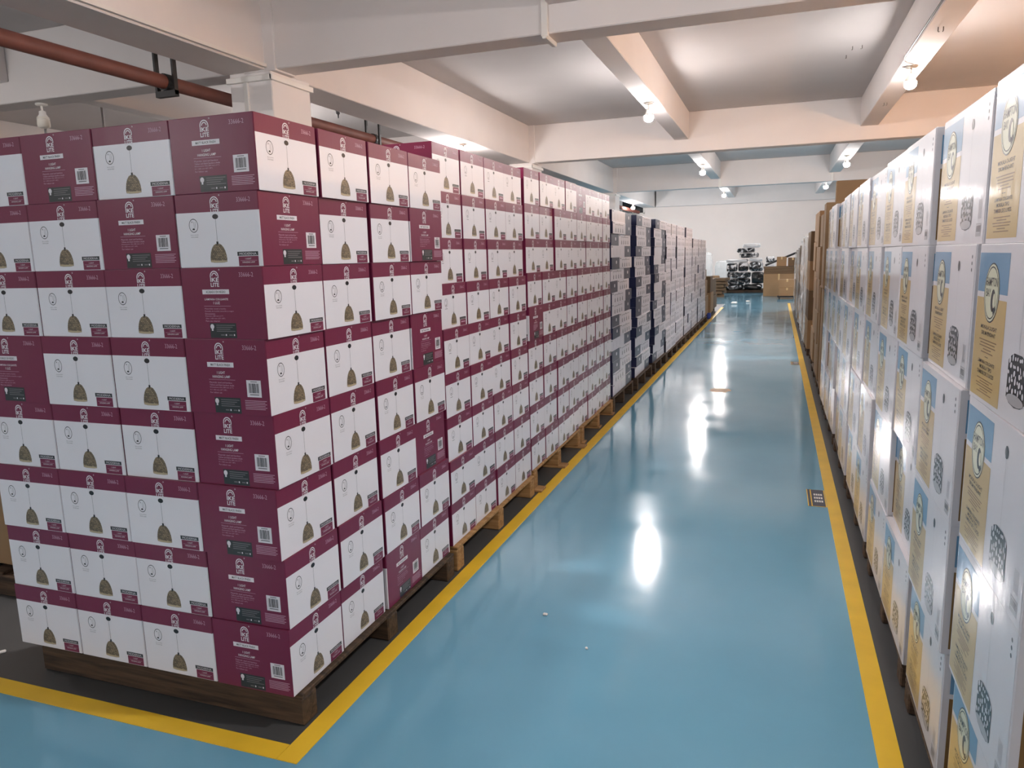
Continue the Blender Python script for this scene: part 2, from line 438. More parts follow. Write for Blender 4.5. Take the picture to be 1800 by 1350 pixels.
lamp(-10.9, 25.5, ZL, 'lit bulb lamp deep in the left hall, hidden behind the stacks')

# ================================================================== LAMP CARTONS (burgundy and white)
LW, LH = .350, .2455
def logo(P, u, v, k, m='ink_white'):
    """two arches over IKE / LITE; k = overall width in u"""
    a = P.W/P.H
    r = k*.5
    yb = v+r*a*1.0
    P.ring(u, yb, r, r*a, .2, m, 2, math.pi, 2*math.pi, 12)
    P.ring(u, yb, r*.62, r*.62*a, .30, m, 2, math.pi, 2*math.pi, 10)
    P.rect(u-r, u-r*.8, yb, yb+r*a*.25, m, 2); P.rect(u+r*.8, u+r, yb, yb+r*a*.25, m, 2)
    P.text('IKE', u-r*.98, u+r*.98, yb+r*a*.28, yb+r*a*1.05, m, 2, .025)
    P.text('LITE', u-r*.98, u+r*.98, yb+r*a*1.22, yb+r*a*1.98, m, 2, .025)
    P.ring(u+r*1.22, v-.012, r*.14, r*.14*a, .4, m, 2, n=8)
def white_panel(hi):
    P = Print(LW, LH, -LW/2); P.base('carton_white', .25, 'burgundy')
    logo(P, .485, .045, .105)
    P.text('33666-2', .75, .91, .075, .135, 'ink_pink', 2)
    # icon
    P.ring(.21, .425, .056, .094, .10, 'ink_black' if hi else 'ink_grey', 1, n=20)
    P.poly([(.19, .485), (.225, .485), (.217, .462), (.2, .462)], 'ink_black', 1)
    P.rect(.190, .197, .365, .385, 'ink_black', 1)
    for q in (.215, .232): P.rect(q, q+.003, .37, .46, 'ink_grey', 1)
    if hi:
        P.text('Easy to assemble', .165, .26, .545, .562, 'ink_grey', 1); P.text('Facil de instalar', .168, .257, .572, .588, 'ink_grey', 1)
    else: P.rect(.17, .255, .55, .56, 'ink_grey', 1)
    # pendant lamp
    P.ell(.483, .315, .036, .034, 'ink_black', 1, 16)
    P.rect(.4815, .4845, .34, .66, 'ink_black', 1)
    P.rect(.471, .495, .652, .69, 'ink_black', 2)
    L = [(.100, .93), (.101, .88), (.096, .83), (.086, .78), (.07, .735), (.048, .70), (.025, .683)]
    P.poly([(.483-a, v) for a, v in L] + [(.483+a, v) for a, v in reversed(L)] + [(.483+.05, .94), (.483-.05, .94)], 'weave', 1)
    P.poly([(.483-.099, .925), (.483-.1, .912), (.483+.1, .912), (.483+.099, .925), (.483+.05, .938), (.483-.05, .938)], 'shade_rim', 2)
    # tag
    P.rect(.71, .955, .80, .855, 'ink_dark', 1); P.rect(.72, .955, .862, .993, 'burgundy', 1)
    if hi:
        P.text('MODERNA', .735, .935, .812, .845, 'ink_white', 2)
        P.text('1 LIGHT', .80, .87, .885, .905, 'ink_white', 2); P.rect(.74, .935, .918, .921, 'ink_pink', 2); P.text('HANGING LAMP', .765, .91, .932, .953, 'ink_white', 2)
    else:
        P.rect(.74, .93, .822, .84, 'ink_grey', 2); P.rect(.76, .92, .90, .925, 'ink_pink', 2)
    return P.mesh('printed_panel')
def back_panel(hi, spanish=False):
    P = Print(LW, LH, -LW/2); P.base('burgundy'); o = -.02 if not spanish else -.03
    logo(P, .45+o, .045, .105)
    P.text('33666-2', .72, .89, .075, .135, 'ink_pink', 2)
    c = .45+o
    P.rect(c-.165, c+.165, .305, .37, 'ink_white', 1)
    P.text('ACABADO EN NEGRO' if spanish else 'MATT BLACK FINISH', c-.12, c+.12, .322, .355, 'ink_dark', 2, .01)
    if spanish: P.text('LÁMPARA COLGANTE', c-.145, c+.145, .42, .455, 'ink_white', 1, .01); P.text('1 LUZ', c-.04, c+.04, .475, .51, 'ink_white', 1, .01)
    else: P.text('1 LIGHT', c-.05, c+.05, .425, .46, 'ink_white', 1, .01); P.text('HANGING LAMP', c-.11, c+.11, .48, .515, 'ink_white', 1, .01)
    P.rect(c-.16, c+.17, .535, .539, 'ink_pink', 1)
    if spanish: T = ['Materiales: metal y bambu', 'Pantalla de bambu amarillo y negro', 'Dimensiones:', 'Diametro 280 mm (11")', 'Alto 1 450 mm (57 1/8")', 'Para uso interior']
    else: T = ['Materials: steel and bamboo', 'Yellow and black bamboo shade', 'Dimensions: Dia 280 mm (11")', 'H 1 450 mm (57 1/8")', 'For indoor use']
    for i, t in enumerate(T):
        y = .565+i*.034
        wd = .0105*len(t)
        if hi: P.text(t, c-.155, c-.155+wd, y, y+.022, 'ink_pink', 1)
        else: P.rect(c-.155, c-.155+wd, y+.004, y+.016, 'ink_pink', 1)
    P.rect(c-.11, c+.215, .775, .985, 'ink_dark', 1)
    P.ell(c-.08, .825, .024, .036, 'ink_white', 2, 12); P.rect(c-.09, c-.07, .85, .885, 'ink_white', 2)
    for i in range(4):
        y = .80+i*.028; P.rect(c-.03, c+.2-.03*(i % 3), y, y+.010, 'ink_grey', 2)
    for q in (.02, .12):
        P.rect(c+q, c+q+.045, .935, .95, 'ink_grey', 2); P.ell(c+q+.065, .942, .009, .014, 'ink_white', 2, 8)
    if not spanish:
        for i in range(6):
            y = .80+i*.022; P.rect(.70, .965-.02*(i % 2), y, y+.008, 'ink_pink', 1)
    return P.mesh('printed_panel')
def barcode_mesh():
    P = Print(LW, LH, -LW/2)
    P.rect(.735, .91, .53, .755, 'ink_white', 1)
    u = .76; r = random.Random(3)
    while u < .885:
        a = r.choice((.003, .005, .008)); P.rect(u, min(u+a, .888), .572, .70, 'ink_black', 2); u += a+r.choice((.003, .004, .006))
    P.rect(.785, .865, .545, .556, 'ink_grey', 2); P.rect(.77, .88, .715, .728, 'ink_grey', 2)
    return P.mesh('barcode_label')
WP = {True: white_panel(True), False: white_panel(False)}
EP = {True: back_panel(True), False: back_panel(False)}
SP = {True: back_panel(True, True), False: back_panel(False, True)}
BC = barcode_mesh()
B_, W_ = 'burgundy', 'carton_white'
LBODY = body_mesh('lamp_carton', LW, LW, LH, .25, [(B_, W_), (B_, B_), (B_, W_), (B_, B_)], 'burgundy')
def lamp_carton(cx, cy, z, sh, rot, faces, hi, label, group, jit=.0015, ja=.35):
    """rot quarter turns; faces: exposed world faces 0:-Y 1:+X 2:+Y 3:-X"""
    o = obj('lamp_carton', LBODY)
    o.location = (cx+rnd.uniform(-jit, jit), cy+rnd.uniform(-jit, jit), z)
    o.rotation_euler = (0, 0, rot*math.pi/2+math.radians(rnd.uniform(-ja, ja)))
    o.scale = (1, 1, sh/LH)
    tag(o, label, 'carton', group)
    for f in faces:
        l = (f-rot) % 4
        if l in (0, 2):
            c = obj('printed_panel', WP[hi], o); c['label'] = 'white panel with a woven pendant lamp picture'
        elif l == 1:
            c = obj('printed_panel', EP[hi], o); c['label'] = 'burgundy panel with white English lettering and barcode'
            b = obj('barcode_label', BC, c)
        else:
            c = obj('printed_panel', SP[hi], o); c['label'] = 'burgundy panel with white Spanish lettering'
        c.rotation_euler = (0, 0, l*math.pi/2)
    return o

# ---- wooden pallets
_pm = {}
def pallet(x0, x1, y0, y1, h, wood_m, label, group, foot=0.0, n_deck=7):
    """stringers run along X with their ends to the aisle, deck boards run along Y"""
    t = empty('wooden_pallet', ((x0+x1)/2, (y0+y1)/2, .002)); tag(t, label, 'pallet', group)
    w, d = (x1-x0), (y1-y0)
    for k in range(3):
        y = -d/2+.045+k*(d-.09)/2
        MB().box(-w/2, w/2, y-.045, y+.045, 0 if not foot else .018, h-.02, bev=.006).build('stringer', wood_m, t)
        if foot: MB().box(-w/2-foot, w/2+foot, y-.06, y+.06, 0, .0175, bev=.003).build('bottom_board', wood_m, t)
    for k in range(n_deck):
        x = -w/2+.05+k*(w-.1)/(n_deck-1)
        MB().box(x-.05, x+.05, -d/2, d/2, h-.0195, h-.002, bev=.003).build('deck_board', wood_m, t)
    return t

# ---- corner stack: 4 x 4 columns, 8 layers (only the two outer faces are in view)
S1X, S1Y = -1.650, 2.105        # corner of the stack
PIT = .3565
z1 = [.138+.2705*i for i in range(5)]+[.138+5*.2705+.2505*i for i in range(3)]
h1 = [.2697]*5+[.2497]*3
front = {1: [0, 1, 0, 1], 2: [0, 0, 1, 0], 3: [0, 0, 0, 3], 4: [3, 0, 0, 1], 5: [0, 0, 0, 1], 6: [0, 0, 0, 1], 7: [0, 0, 0, 1], 8: [0, 0, 0, 1]}  # wanted local face on -Y
side = {1: [0, 0, 0, 0], 2: [1, 0, 0, 1], 3: [0]*4, 4: [0, 0, 0, 1], 5: [0]*4, 6: [0, 0, 0, 1], 7: [0]*4, 8: [0, 0, 1, 0]}
CORNER = 'burgundy lamp cartons of the corner stack'
for r in range(1, 9):
    i = 8-r; sx = [0, .020, .013, .006, -.002, -.004, -.006, -.008, -.010][r]+rnd.uniform(-.003, .003); sy = rnd.uniform(-.005, .005)
    for c in range(4):            # front, left to right; c == 3 is the corner
        l = front[r][c]
        rot = (0-l) % 4           # world face 0 shows local l
        fc = [0]
        if c == 3:
            ls = side[r][0]
            fc = [0, 1]
        if c == 0: fc = fc+[3]
        x = S1X-LW/2-PIT*(3-c)*.992+sx; y = S1Y+LW/2+sy
        lay = row_words(r, 8)
        face = 'white-faced' if l in (0, 2) else ('burgundy-faced Spanish-lettered' if l == 3 else 'burgundy-faced')
        where = ['leftmost on the front', 'second from left on the front', 'third from left on the front', 'at the front corner'][c]
        lamp_carton(x, y, z1[i], h1[i], rot, fc, True, f'{face} lamp carton, corner stack, {lay}, {where}', CORNER)
    for c in range(1, 4):
        l = side[r][c]; rot = (1-l) % 4
        y = S1Y+LW/2+PIT*1.018*c+sy+(.006 if c > 1 else 0); x = S1X-LW/2+sx+rnd.uniform(-.006, .004)
        fc = [1, 0] if (c in (1, 2, 3)) else [1]
        face = 'white-faced' if l in (0, 2) else 'burgundy-faced'
        where = ['', 'second', 'third', 'fourth'][c]+' from the corner'
        lamp_carton(x, y, z1[i], h1[i], rot, [1], True, f'{face} lamp carton, corner stack aisle side, {row_words(r, 8)}, {where}', CORNER)
p1 = pallet(-3.0, -1.64, 2.135, 3.55, .134, 'wood_dark', 'dark weathered wooden pallet under the corner stack', 'pallets under the left stacks')

# ---- second to fourth burgundy stacks: 9 layers
def burg_stack(name, x, y0s, zb, h, special, front_rows, group, lean=0.0):
    n = 9
    for r in range(1, n+1):
        i = n-r; s = rnd.uniform(-.008, .008)
        for c, yy in enumerate(y0s):
            l = special.get((r, c), 0); rot = (1-l) % 4
            fc = [1, 0] if c == 0 else [1]
            face = 'white-faced' if l in (0, 2) else 'burgundy-faced'
            cc = ['nearest', 'second', 'third', 'farthest'][c]
            lamp_carton(x-LW/2+rnd.uniform(-.006, .006)-lean*i, yy+LW/2+(.03 if i >= 7 and c == 0 else 0)*0, zb+h*i, h-.0006, rot, fc, False,
                        f'{face} lamp carton, {name} burgundy stack, {row_words(r, n)}, {cc} of four columns', group, jit=.003, ja=.4)
        if r in front_rows:
            for c in range(1, 3):
                lamp_carton(x-LW/2-PIT*1.01*c-lean*i, y0s[0]+LW/2, zb+h*i, h-.0006, [3, 0][c % 2], [0], False,
                            f'lamp carton, {name} burgundy stack {row_words(r, n)}, {ORD[c+1]} from the aisle on its near side', group, jit=.003, ja=.4)
burg_stack('second', -1.665, [3.60, 3.958, 4.318, 4.675], .150, .2445, {}, range(1, 10), 'lamp cartons of the second burgundy stack', lean=.004)
burg_stack('third', -1.675, [5.08, 5.436, 5.80, 6.158], .165, .2448, {(5, 0): 1}, range(1, 10), 'lamp cartons of the third burgundy stack', lean=.002)
burg_stack('fourth', -1.69, [6.55, 6.905, 7.262, 7.62], .165, .2448, {(1, 0): 1}, (), 'lamp cartons of the fourth burgundy stack', lean=.001)
pallet(-3.06, -1.64, 3.60, 5.02, .148, 'wood_light', 'pale wooden pallet under the second burgundy stack', 'pallets under the left stacks')
pallet(-3.06, -1.665, 5.09, 6.50, .163, 'wood_light', 'pale wooden pallet under the third burgundy stack', 'pallets under the left stacks', foot=.06)
pallet(-3.06, -1.665, 6.56, 7.96, .163, 'wood_light', 'pale wooden pallet under the fourth burgundy stack', 'pallets under the left stacks', foot=.02)

# ================================================================== NAVY AND WHITE LONG CARTONS
NL, ND, NH = 1.14, .36, .1285
def navy_panel(kind):
    """kind 0: navy end left; 1: navy end right; 2: plain white with faint lamps and navy end right"""
    P = Print(NL, NH, -ND/2)
    P.rect(0.004, .996, 0.02, .98, 'navy_white', 0)
    a, b = (.0, .36) if kind == 0 else (.66, 1.0)
    P.rect(a, b, 0, 1, 'navy', 1)
    c = (a+b)/2
    P.ell(c+.03, .42, .028, .16, 'navy_white', 2, 12); P.rect(c-.02, c+.09, .72, .80, 'navy_ink', 2); P.rect(c-.06, c-.05, .1, .9, 'navy_ink', 2)
    w0, w1 = (.36, 1.0) if kind == 0 else (0, .66)
    if kind < 2:
        mid = (w0+w1)/2
        P.rect(w0+.12, w1-.12, .20, .235, 'navy_ink', 1); P.rect(mid-.008, mid+.008, .1, .235, 'navy_ink', 1)
        for k in range(4):
            u = w0+.15+(w1-w0-.30)*k/3
            P.rect(u-.002, u+.002, .235, .5, 'navy_ink', 1); P.poly([(u-.018, .86), (u-.012, .52), (u+.012, .52), (u+.018, .86)], 'navy_ink', 1)
    else:
        for k in range(3): P.rect(w0+.12+.16*k, w0+.124+.16*k, .3, .8, 'gloss_grey', 1)
    P.rect(w0+.02, w0+.08, .08, .15, 'navy_ink', 1)
    return P.mesh('printed_panel')
NP = [navy_panel(k) for k in range(3)]
NBODY = body_mesh('linear_lamp_carton', NL, ND, NH, 0, [('navy_white',)*2, ('navy',)*2, ('navy_white',)*2, ('navy',)*2], 'navy_white')
NE = Print(ND, NH, -NL/2); NE.base('navy'); NE.ell(.5, .45, .08, .16, 'navy_white', 1, 12); NE.rect(.35, .65, .72, .8, 'navy_ink', 1); NE = NE.mesh('end_print')
for s, (y0, x, rows) in enumerate([(8.02, -1.70, 16), (9.42, -1.68, 16), (10.78, -1.66, 16)]):
    for i in range(rows):
        r = rows-i; k = rnd.choice((0, 1, 2, 1)) if i % 3 else rnd.choice((0, 2))
        o = obj('linear_lamp_carton', NBODY); sh = rnd.choice((-.05, 0, .04, .02))
        o.location = (x-ND/2+rnd.uniform(-.012, .012), y0+NL/2+.04+sh, .168+(NH+.0006)*i); o.rotation_euler = (0, 0, math.pi/2+math.radians(rnd.uniform(-.5, .5)))
        tag(o, f'long navy and white lamp carton, {["nearest","second","third"][s]} navy stack, {row_words(r, rows)}', 'carton', 'long navy and white cartons')
        obj('printed_panel', NP[k], o)
        e = obj('printed_end', NE, o); e.rotation_euler = (0, 0, -math.pi/2)
    pallet(x-1.1, x+.03, y0, y0+NL+.08, .165, 'wood_dark', f'dark wooden pallet under the {["nearest","second","third"][s]} navy stack', 'pallets under the left stacks', n_deck=5)
# paler four-lamp cartons farther along
FL, FD, FH = .62, .36, .188
def four_panel():
    P = Print(FL, FH, -FD/2); P.base('navy_white')
    P.rect(.14, .86, .22, .245, 'navy_ink', 1); P.rect(.485, .515, .12, .245, 'navy_ink', 1)
    for k in range(4):
        u = .2+.2*k; P.rect(u-.004, u+.004, .245, .5, 'navy_ink', 1); P.poly([(u-.035, .84), (u-.024, .52), (u+.024, .52), (u+.035, .84)], 'navy_ink', 1)
    P.rect(.03, .13, .06, .12, 'navy_ink', 1)
    return P.mesh('printed_panel')
FP = four_panel()
FBODY = body_mesh('four_lamp_carton', FL, FD, FH, 0, [('navy_white',)*2, ('navy_ink',)*2, ('navy_white',)*2, ('navy_ink',)*2], 'navy_white')
fs = [(12.06, 11), (12.69, 11), (13.36, 11), (14.0, 11), (14.76, 11), (15.4, 11), (16.1, 10), (16.75, 10), (17.45, 10), (18.1, 10), (18.74, 10)]
for s, (y0, rows) in enumerate(fs):
    x = -1.66-.002*s
    for i in range(rows):
        r = rows-i
        o = obj('four_lamp_carton', FBODY)
        o.location = (x-FD/2+rnd.uniform(-.012, .012), y0+FL/2+rnd.uniform(-.006, .006), .152+(FH+.0006)*i); o.rotation_euler = (0, 0, math.pi/2)
        if (i+s) % 5 == 2 and s in (0, 2, 3): o.rotation_euler = (0, 0, math.pi*1.5)
        tag(o, f'white four-lamp carton, {ORD[s+1]} pale column past the navy stacks, {row_words(r, rows)}', 'carton', 'white four-lamp cartons')
        obj('printed_panel', FP, o).rotation_euler = (0, 0, o.rotation_euler[2]-math.pi/2)
for s, (a, b) in enumerate([(12.04, 13.33), (13.34, 14.66), (14.74, 16.04), (16.08, 17.40), (17.43, 19.4)]):
    pallet(-2.75, -1.63, a, b, .15, 'wood_dark', f'dark wooden pallet under the pale cartons, {ORD[s+1]} past the navy stacks', 'pallets under the left stacks', n_deck=5)

# ================================================================== GLOSSY DRUM PENDANT CARTONS (right)
DW, DD, DH = .600, .42, .4105
def drum_panel(hi):
    P = Print(DW, DH, -DD/2)
    P.rect(0.01, .99, 0.01, .99, 'gloss_white', 0)
    P.rect(.018, .455, .055, .30, 'gloss_blue', 1); P.rect(.018, .455, .335, .97, 'gloss_gold', 1)
    # oval emblem
    P.ell(.235, .30, .112, .185, 'gloss_dark', 2, 28); P.ell(.235, .30, .106, .176, 'gloss_pale', 3, 28)
    P.ring(.235, .30, .098, .163, .05, 'gloss_dark', 4, n=28)
    P.text('HAMPTON', .150, .318, .205, .26, 'gloss_dark', 4, .01); P.text('BAY', .158, .225, .275, .325, 'gloss_dark', 4, .01)
    P.ell(.265, .345, .032, .07, 'gloss_dark', 4, 14); P.ell(.282, .345, .018, .045, 'gloss_pale', 5, 12)
    P.poly([(.27, .40), (.30, .375), (.312, .40), (.28, .43)], 'gloss_dark', 4)
    c = .235
    P.text('MOKALA 2-LIGHT', c-.12, c+.12, .505, .53, 'gloss_dark', 2, .012); P.text('DRUM PENDANT', c-.105, c+.105, .543, .568, 'gloss_dark', 2, .012)
    y = .595
    for wd in (.13, .11, .12, .06, .09): P.rect(c-wd, c+wd, y, y+.007, 'gloss_brown', 2); y += .019
    P.rect(c-.025, c+.025, .70, .704, 'gloss_dark', 2)
    P.text('LÁMPARA COLGANTE', c-.125, c+.125, .72, .748, 'gloss_dark', 2, .012); P.text('MOKALA TIPO', c-.09, c+.09, .758, .783, 'gloss_dark', 2, .012); P.text('TAMBOR DE 2 LUCES', c-.125, c+.125, .793, .818, 'gloss_dark', 2, .012)
    y = .842
    for wd in (.12, .07, .13, .12, .06, .11): P.rect(c-wd, c+wd, y, y+.006, 'gloss_brown', 2); y += .017
    # pendant
    P.ell(.66, .155, .024, .038, 'gloss_dark', 2, 16); P.rect(.646, .65, .12, .19, 'gloss_grey', 3)
    P.rect(.659, .661, .19, .60, 'gloss_grey', 1)
    u0, u1, v0, v1 = .545, .765, .63, .86
    P.poly([(u0, v0+.02), (u0+.03, v0-.008), (.61, v0-.025), (.70, v0-.025), (u1-.03, v0-.008), (u1, v0+.02), (u1, v1), (u1-.04, v1+.03), (.655, v1+.042), (u0+.04, v1+.03), (u0, v1)], 'gloss_dark', 2)
    P.ell(.655, v1+.002, .102, .032, 'gloss_grey', 3, 20)
    r = random.Random(5)
    for j in range(5):
        for k in range(7):
            u = u0+.018+.03*k+(.015 if j % 2 else 0)+r.uniform(-.008, .008); v = v0+.012+.042*j+r.uniform(-.012, .012)
            if u < u1-.012: P.ell(u, v, r.uniform(.005, .012), r.uniform(.009, .021), 'gloss_white', 3, 10, tilt=r.uniform(-.3, .3))
    # barcode block and side lettering
    P.rect(.86, .95, .86, .95, 'gloss_grey', 1); P.rect(.87, .94, .87, .925, 'gloss_white', 2)
    for k in range(9): P.rect(.874+.0075*k, .877+.0075*k, .875, .92, 'gloss_dark', 3)
    for k in range(6): P.rect(.885+.010*k, .888+.010*k, .70, .83, 'gloss_grey', 1)
    for k in range(3): P.ell(.93, .085+.045*k, .010, .014, 'gloss_dark', 1, 8)
    return P.mesh('printed_panel')
DP = drum_panel(True)
def end_panel():
    P = Print(DD, DH, -DW/2); P.base('gloss_white')
    P.rect(.05, .95, .07, .31, 'gloss_blue', 1); P.rect(.05, .95, .35, .955, 'gloss_brown', 1)
    return P.mesh('end_panel')
DE = end_panel()
GWm = ('gloss_white',)*2
DBODY = body_mesh('drum_lamp_carton', DW, DD, DH, 0, [GWm]*4, 'gloss_white', cham=.005)
RX = .517
cols = [1.725, 2.395, 3.065, 3.675, 4.40, 5.01, 5.735, 6.345, 7.06, 7.67, 8.355]
for c, y0 in enumerate(cols):
    for i in range(5):
        r = 5-i
        o = obj('drum_lamp_carton', DBODY)
        o.location = (RX+DD/2+rnd.uniform(-.008, .010)+(.02 if (c*3+i) % 7 == 0 else 0), y0+DW/2+rnd.uniform(-.004, .004), .108+(DH+.001)*i)
        o.rotation_euler = (0, 0, -math.pi/2+math.radians(rnd.uniform(-.7, .7)))
        tag(o, f'glossy white drum pendant carton, right row, {row_words(r, 5)}, {ORD[c+1]} column from the viewer', 'carton', 'glossy drum pendant cartons')
        q = obj('printed_panel', DP, o); q['label'] = 'gold and blue panel beside a spotted drum shade picture'
        e = obj('end_panel', DE, o); e.rotation_euler = (0, 0, math.pi/2)
pb = [(1.76, 2.98), (3.08, 4.26), (4.42, 5.59), (5.75, 6.93), (7.08, 8.25), (8.36, 9.0)]
for s, (a, b) in enumerate(pb):
    pallet(.525, 1.6, a, b, .106, 'wood_dark', f'dark wooden pallet under the drum cartons, {ORD[s+1]} from the viewer', 'pallets under the right cartons', n_deck=5)

# ================================================================== BROWN CARTONS
def kraft_carton(x0, x1, y0, y1, z0, z1, label, group=None, rz=0, dark=False, tape=True, name='brown_carton'):
    w, d, h = x1-x0, y1-y0, z1-z0
    o = MB().box(-w/2, w/2, -d/2, d/2, 0, h, bev=.006).build(name, 'kraft_dark' if dark else 'kraft')
    o.location = ((x0+x1)/2, (y0+y1)/2, z0); o.rotation_euler = (0, 0, rz); tag(o, label, 'carton', group)
    if tape:
        MB().box(-.03, .03, -d/2-.001, d/2+.001, h-.0002, h+.0008).build('tape', 'tape', o)
        MB().box(-.03, .03, -d/2-.0012, -d/2-.0002, h*.72, h).build('tape', 'tape', o)
    return o
GR = 'brown cartons on the right'
def flat_carton(x0, x1, y0, y1, z0, z1, label): return kraft_carton(x0, x1, y0, y1, z0, z1, label, GR, tape=False, name='flat_carton')
# upright flat cartons leaning in a row after the drum cartons
yy = 9.08
for k in range(8):
    wd = [.14, .10, .16, .09, .15, .12, .14, .10][k]; xx = .525+[0, .03, .0, .05, .01, .04, 0, .03][k]
    flat_carton(xx, xx+1.0, yy, yy+wd, .11, 1.30, f'tall upright brown carton standing behind the drum cartons, {ORD[k+1]} in line')
    yy += wd+.03
pallet(.53, 1.6, 9.06, 10.24, .106, 'wood_dark', 'dark wooden pallet under the upright brown cartons', 'pallets under the right cartons', n_deck=5)
kraft_carton(.50, 1.35, 9.10, 9.45, 1.305, 2.26, 'tall brown carton on the upright ones, next to the drum cartons', GR, dark=False)
kraft_carton(.62, 1.5, 9.50, 9.62, 1.305, 2.52, 'thin brown board rising above the drum cartons', GR, tape=False)
kraft_carton(.70, 1.5, 9.66, 10.2, 1.305, 2.47, 'biggest brown carton showing over the drum carton tops', GR)
yy = 10.4
k = 0
for s, (a, b, x, top) in enumerate([(10.40, 11.55, .52, 2.2), (11.7, 12.9, .54, 2.3)]):
    pallet(x+.01, 1.6, a, b, .106, 'wood_dark', f'dark wooden pallet under the mixed brown cartons, {ORD[s+1]} from the upright ones', 'pallets under the right cartons', n_deck=5)
    z = .108
    for i in range(5):
        hh = (top-.11)/5
        for j in range(2):
            y0 = a+j*(b-a)/2; y1 = y0+(b-a)/2-.012
            dx = rnd.uniform(0, .04)
            kraft_carton(x+dx, x+dx+.55, y0, y1, z, z+hh-.003, f'brown carton, {["nearer","farther"][s]} mixed brown stack on the right, {row_words(5-i, 5)}, {["near","far"][j]} half', GR)
        z += hh
for s, (a, b, x, top) in enumerate([(13.2, 14.4, .50, 2.05), (14.7, 15.9, .50, 1.95), (16.3, 17.5, .52, 2.0), (18.0, 19.2, .50, 1.85), (20, 21.2, .52, 1.8), (22.2, 23.4, .52, 1.75)]):
    pallet(x+.02, 1.6, a, b, .106, 'wood_dark', f'dark wooden pallet under the wrapped cartons, {ORD[s+1]} wrapped stack on the right', 'pallets under the right cartons', n_deck=5)
    z = .108
    for i in range(4):
        hh = (top-.11)/4
        kraft_carton(x+.015, x+.8, a+.02, b-.02, z, z+hh-.003, f'brown carton in {ORD[s+1]} film-wrapped stack on the right, {row_words(4-i, 4)}', GR, dark=bool(i % 2))
        z += hh
    # crumpled stretch film hanging on the aisle side
    V = []; F = []; n1, n2 = 12, 16
    for i in range(n2):
        for j in range(n1):
            V.append((x-.012-abs(rnd.gauss(0, .018))*(1 if s < 3 else .6), a+.02+(b-a-.04)*j/(n1-1), .18+(top-.25)*i/(n2-1)))
    for i in range(n2-1):
        for j in range(n1-1): F.append((i*n1+j, i*n1+j+1, (i+1)*n1+j+1, (i+1)*n1+j))
    o = meshobj('stretch_film', V, F, 'clear_film'); tag(o, f'crumpled clear stretch film on the {ORD[s+1]} wrapped stack at right', 'plastic film', 'stretch film on the right stacks')
# far left brown cartons past the pale ones
GLF = 'brown cartons at the left end of the aisle'
kraft_carton(-2.3, -1.70, 19.75, 20.5, .12, .62, 'brown carton low at the end of the left row', GLF)
kraft_carton(-2.3, -1.72, 19.75, 20.4, .623, 1.02, 'brown carton second up at the end of the left row', GLF)
kraft_carton(-2.3, -1.74, 19.8, 20.3, 1.023, 1.30, 'small brown carton on top at the end of the left row', GLF)
kraft_carton(-2.25, -1.64, 20.6, 21.5, .12, .66, 'open brown carton on the floor past the left row', GLF, tape=False)
kraft_carton(-2.25, -1.66, 20.65, 21.4, .665, 1.10, 'brown carton stacked past the left row', GLF, dark=True)
kraft_carton(-2.3, -1.68, 21.9, 23.3, .12, .50, 'dark open brown carton low before the scrap heap', GLF, dark=True, tape=False)
kraft_carton(-2.3, -1.70, 21.9, 23.2, .505, .98, 'dark open brown carton stacked before the scrap heap', GLF, dark=True, tape=False)
pallet(-2.6, -1.72, 19.7, 21.5, .118, 'wood_dark', 'dark wooden pallet under the brown cartons at the left end', 'pallets under the left stacks', n_deck=5)
pallet(-2.6, -1.74, 21.85, 23.35, .118, 'wood_dark', 'dark wooden pallet under the dark open cartons', 'pallets under the left stacks', n_deck=5)
o = MB().box(-1.70, -1.60, 20.2, 20.3, .002, .16, bev=.02).build('plastic_jug', 'blue_plastic'); tag(o, 'small blue plastic scrap beside the brown cartons', 'plastic scrap')

# cardboard stack beyond the left edge of the corner stack
pallet(-4.9, -3.72, 2.62, 3.7, .135, 'wood_dark', 'worn wooden pallet at the left edge of the picture', 'pallets under the left stacks')
kraft_carton(-4.85, -3.76, 2.68, 3.65, .15, 1.35, 'big brown carton at the left edge behind the corner stack', None, dark=False)

# ================================================================== FAR END HEAP
pallet(-2.1, -.5, 33.0, 34.4, .13, 'wood_dark', 'black flat pallet under the heap of wrapped bundles', None, n_deck=6)
def bundle(x, y, z, sx, sy, sz, m, label, rz=0, tilt=0, seed=0):
    r = random.Random(seed); bm = bmesh.new(); bmesh.ops.create_cube(bm, size=2)
    bmesh.ops.subdivide_edges(bm, edges=bm.edges[:], cuts=3, use_grid_fill=True)
    for v in bm.verts:
        p = v.co; k = 1/max(1e-6, (abs(p.x)**7+abs(p.y)**7+abs(p.z)**7)**(1/7))
        v.co = Vector((p.x*k*sx/2, p.y*k*sy/2, p.z*k*sz/2))*(1+r.uniform(-.07, .01))
    me = bpy.data.meshes.new('wrapped_bundle'); bm.to_mesh(me); bm.free(); me.materials.append(MATS[m])
    o = obj('wrapped_bundle', me); o.location = (x, y, z+sz/2); o.rotation_euler = (0, tilt, rz)
    tag(o, label, 'bundle', 'wrapped bundles heaped at the far wall'); return o
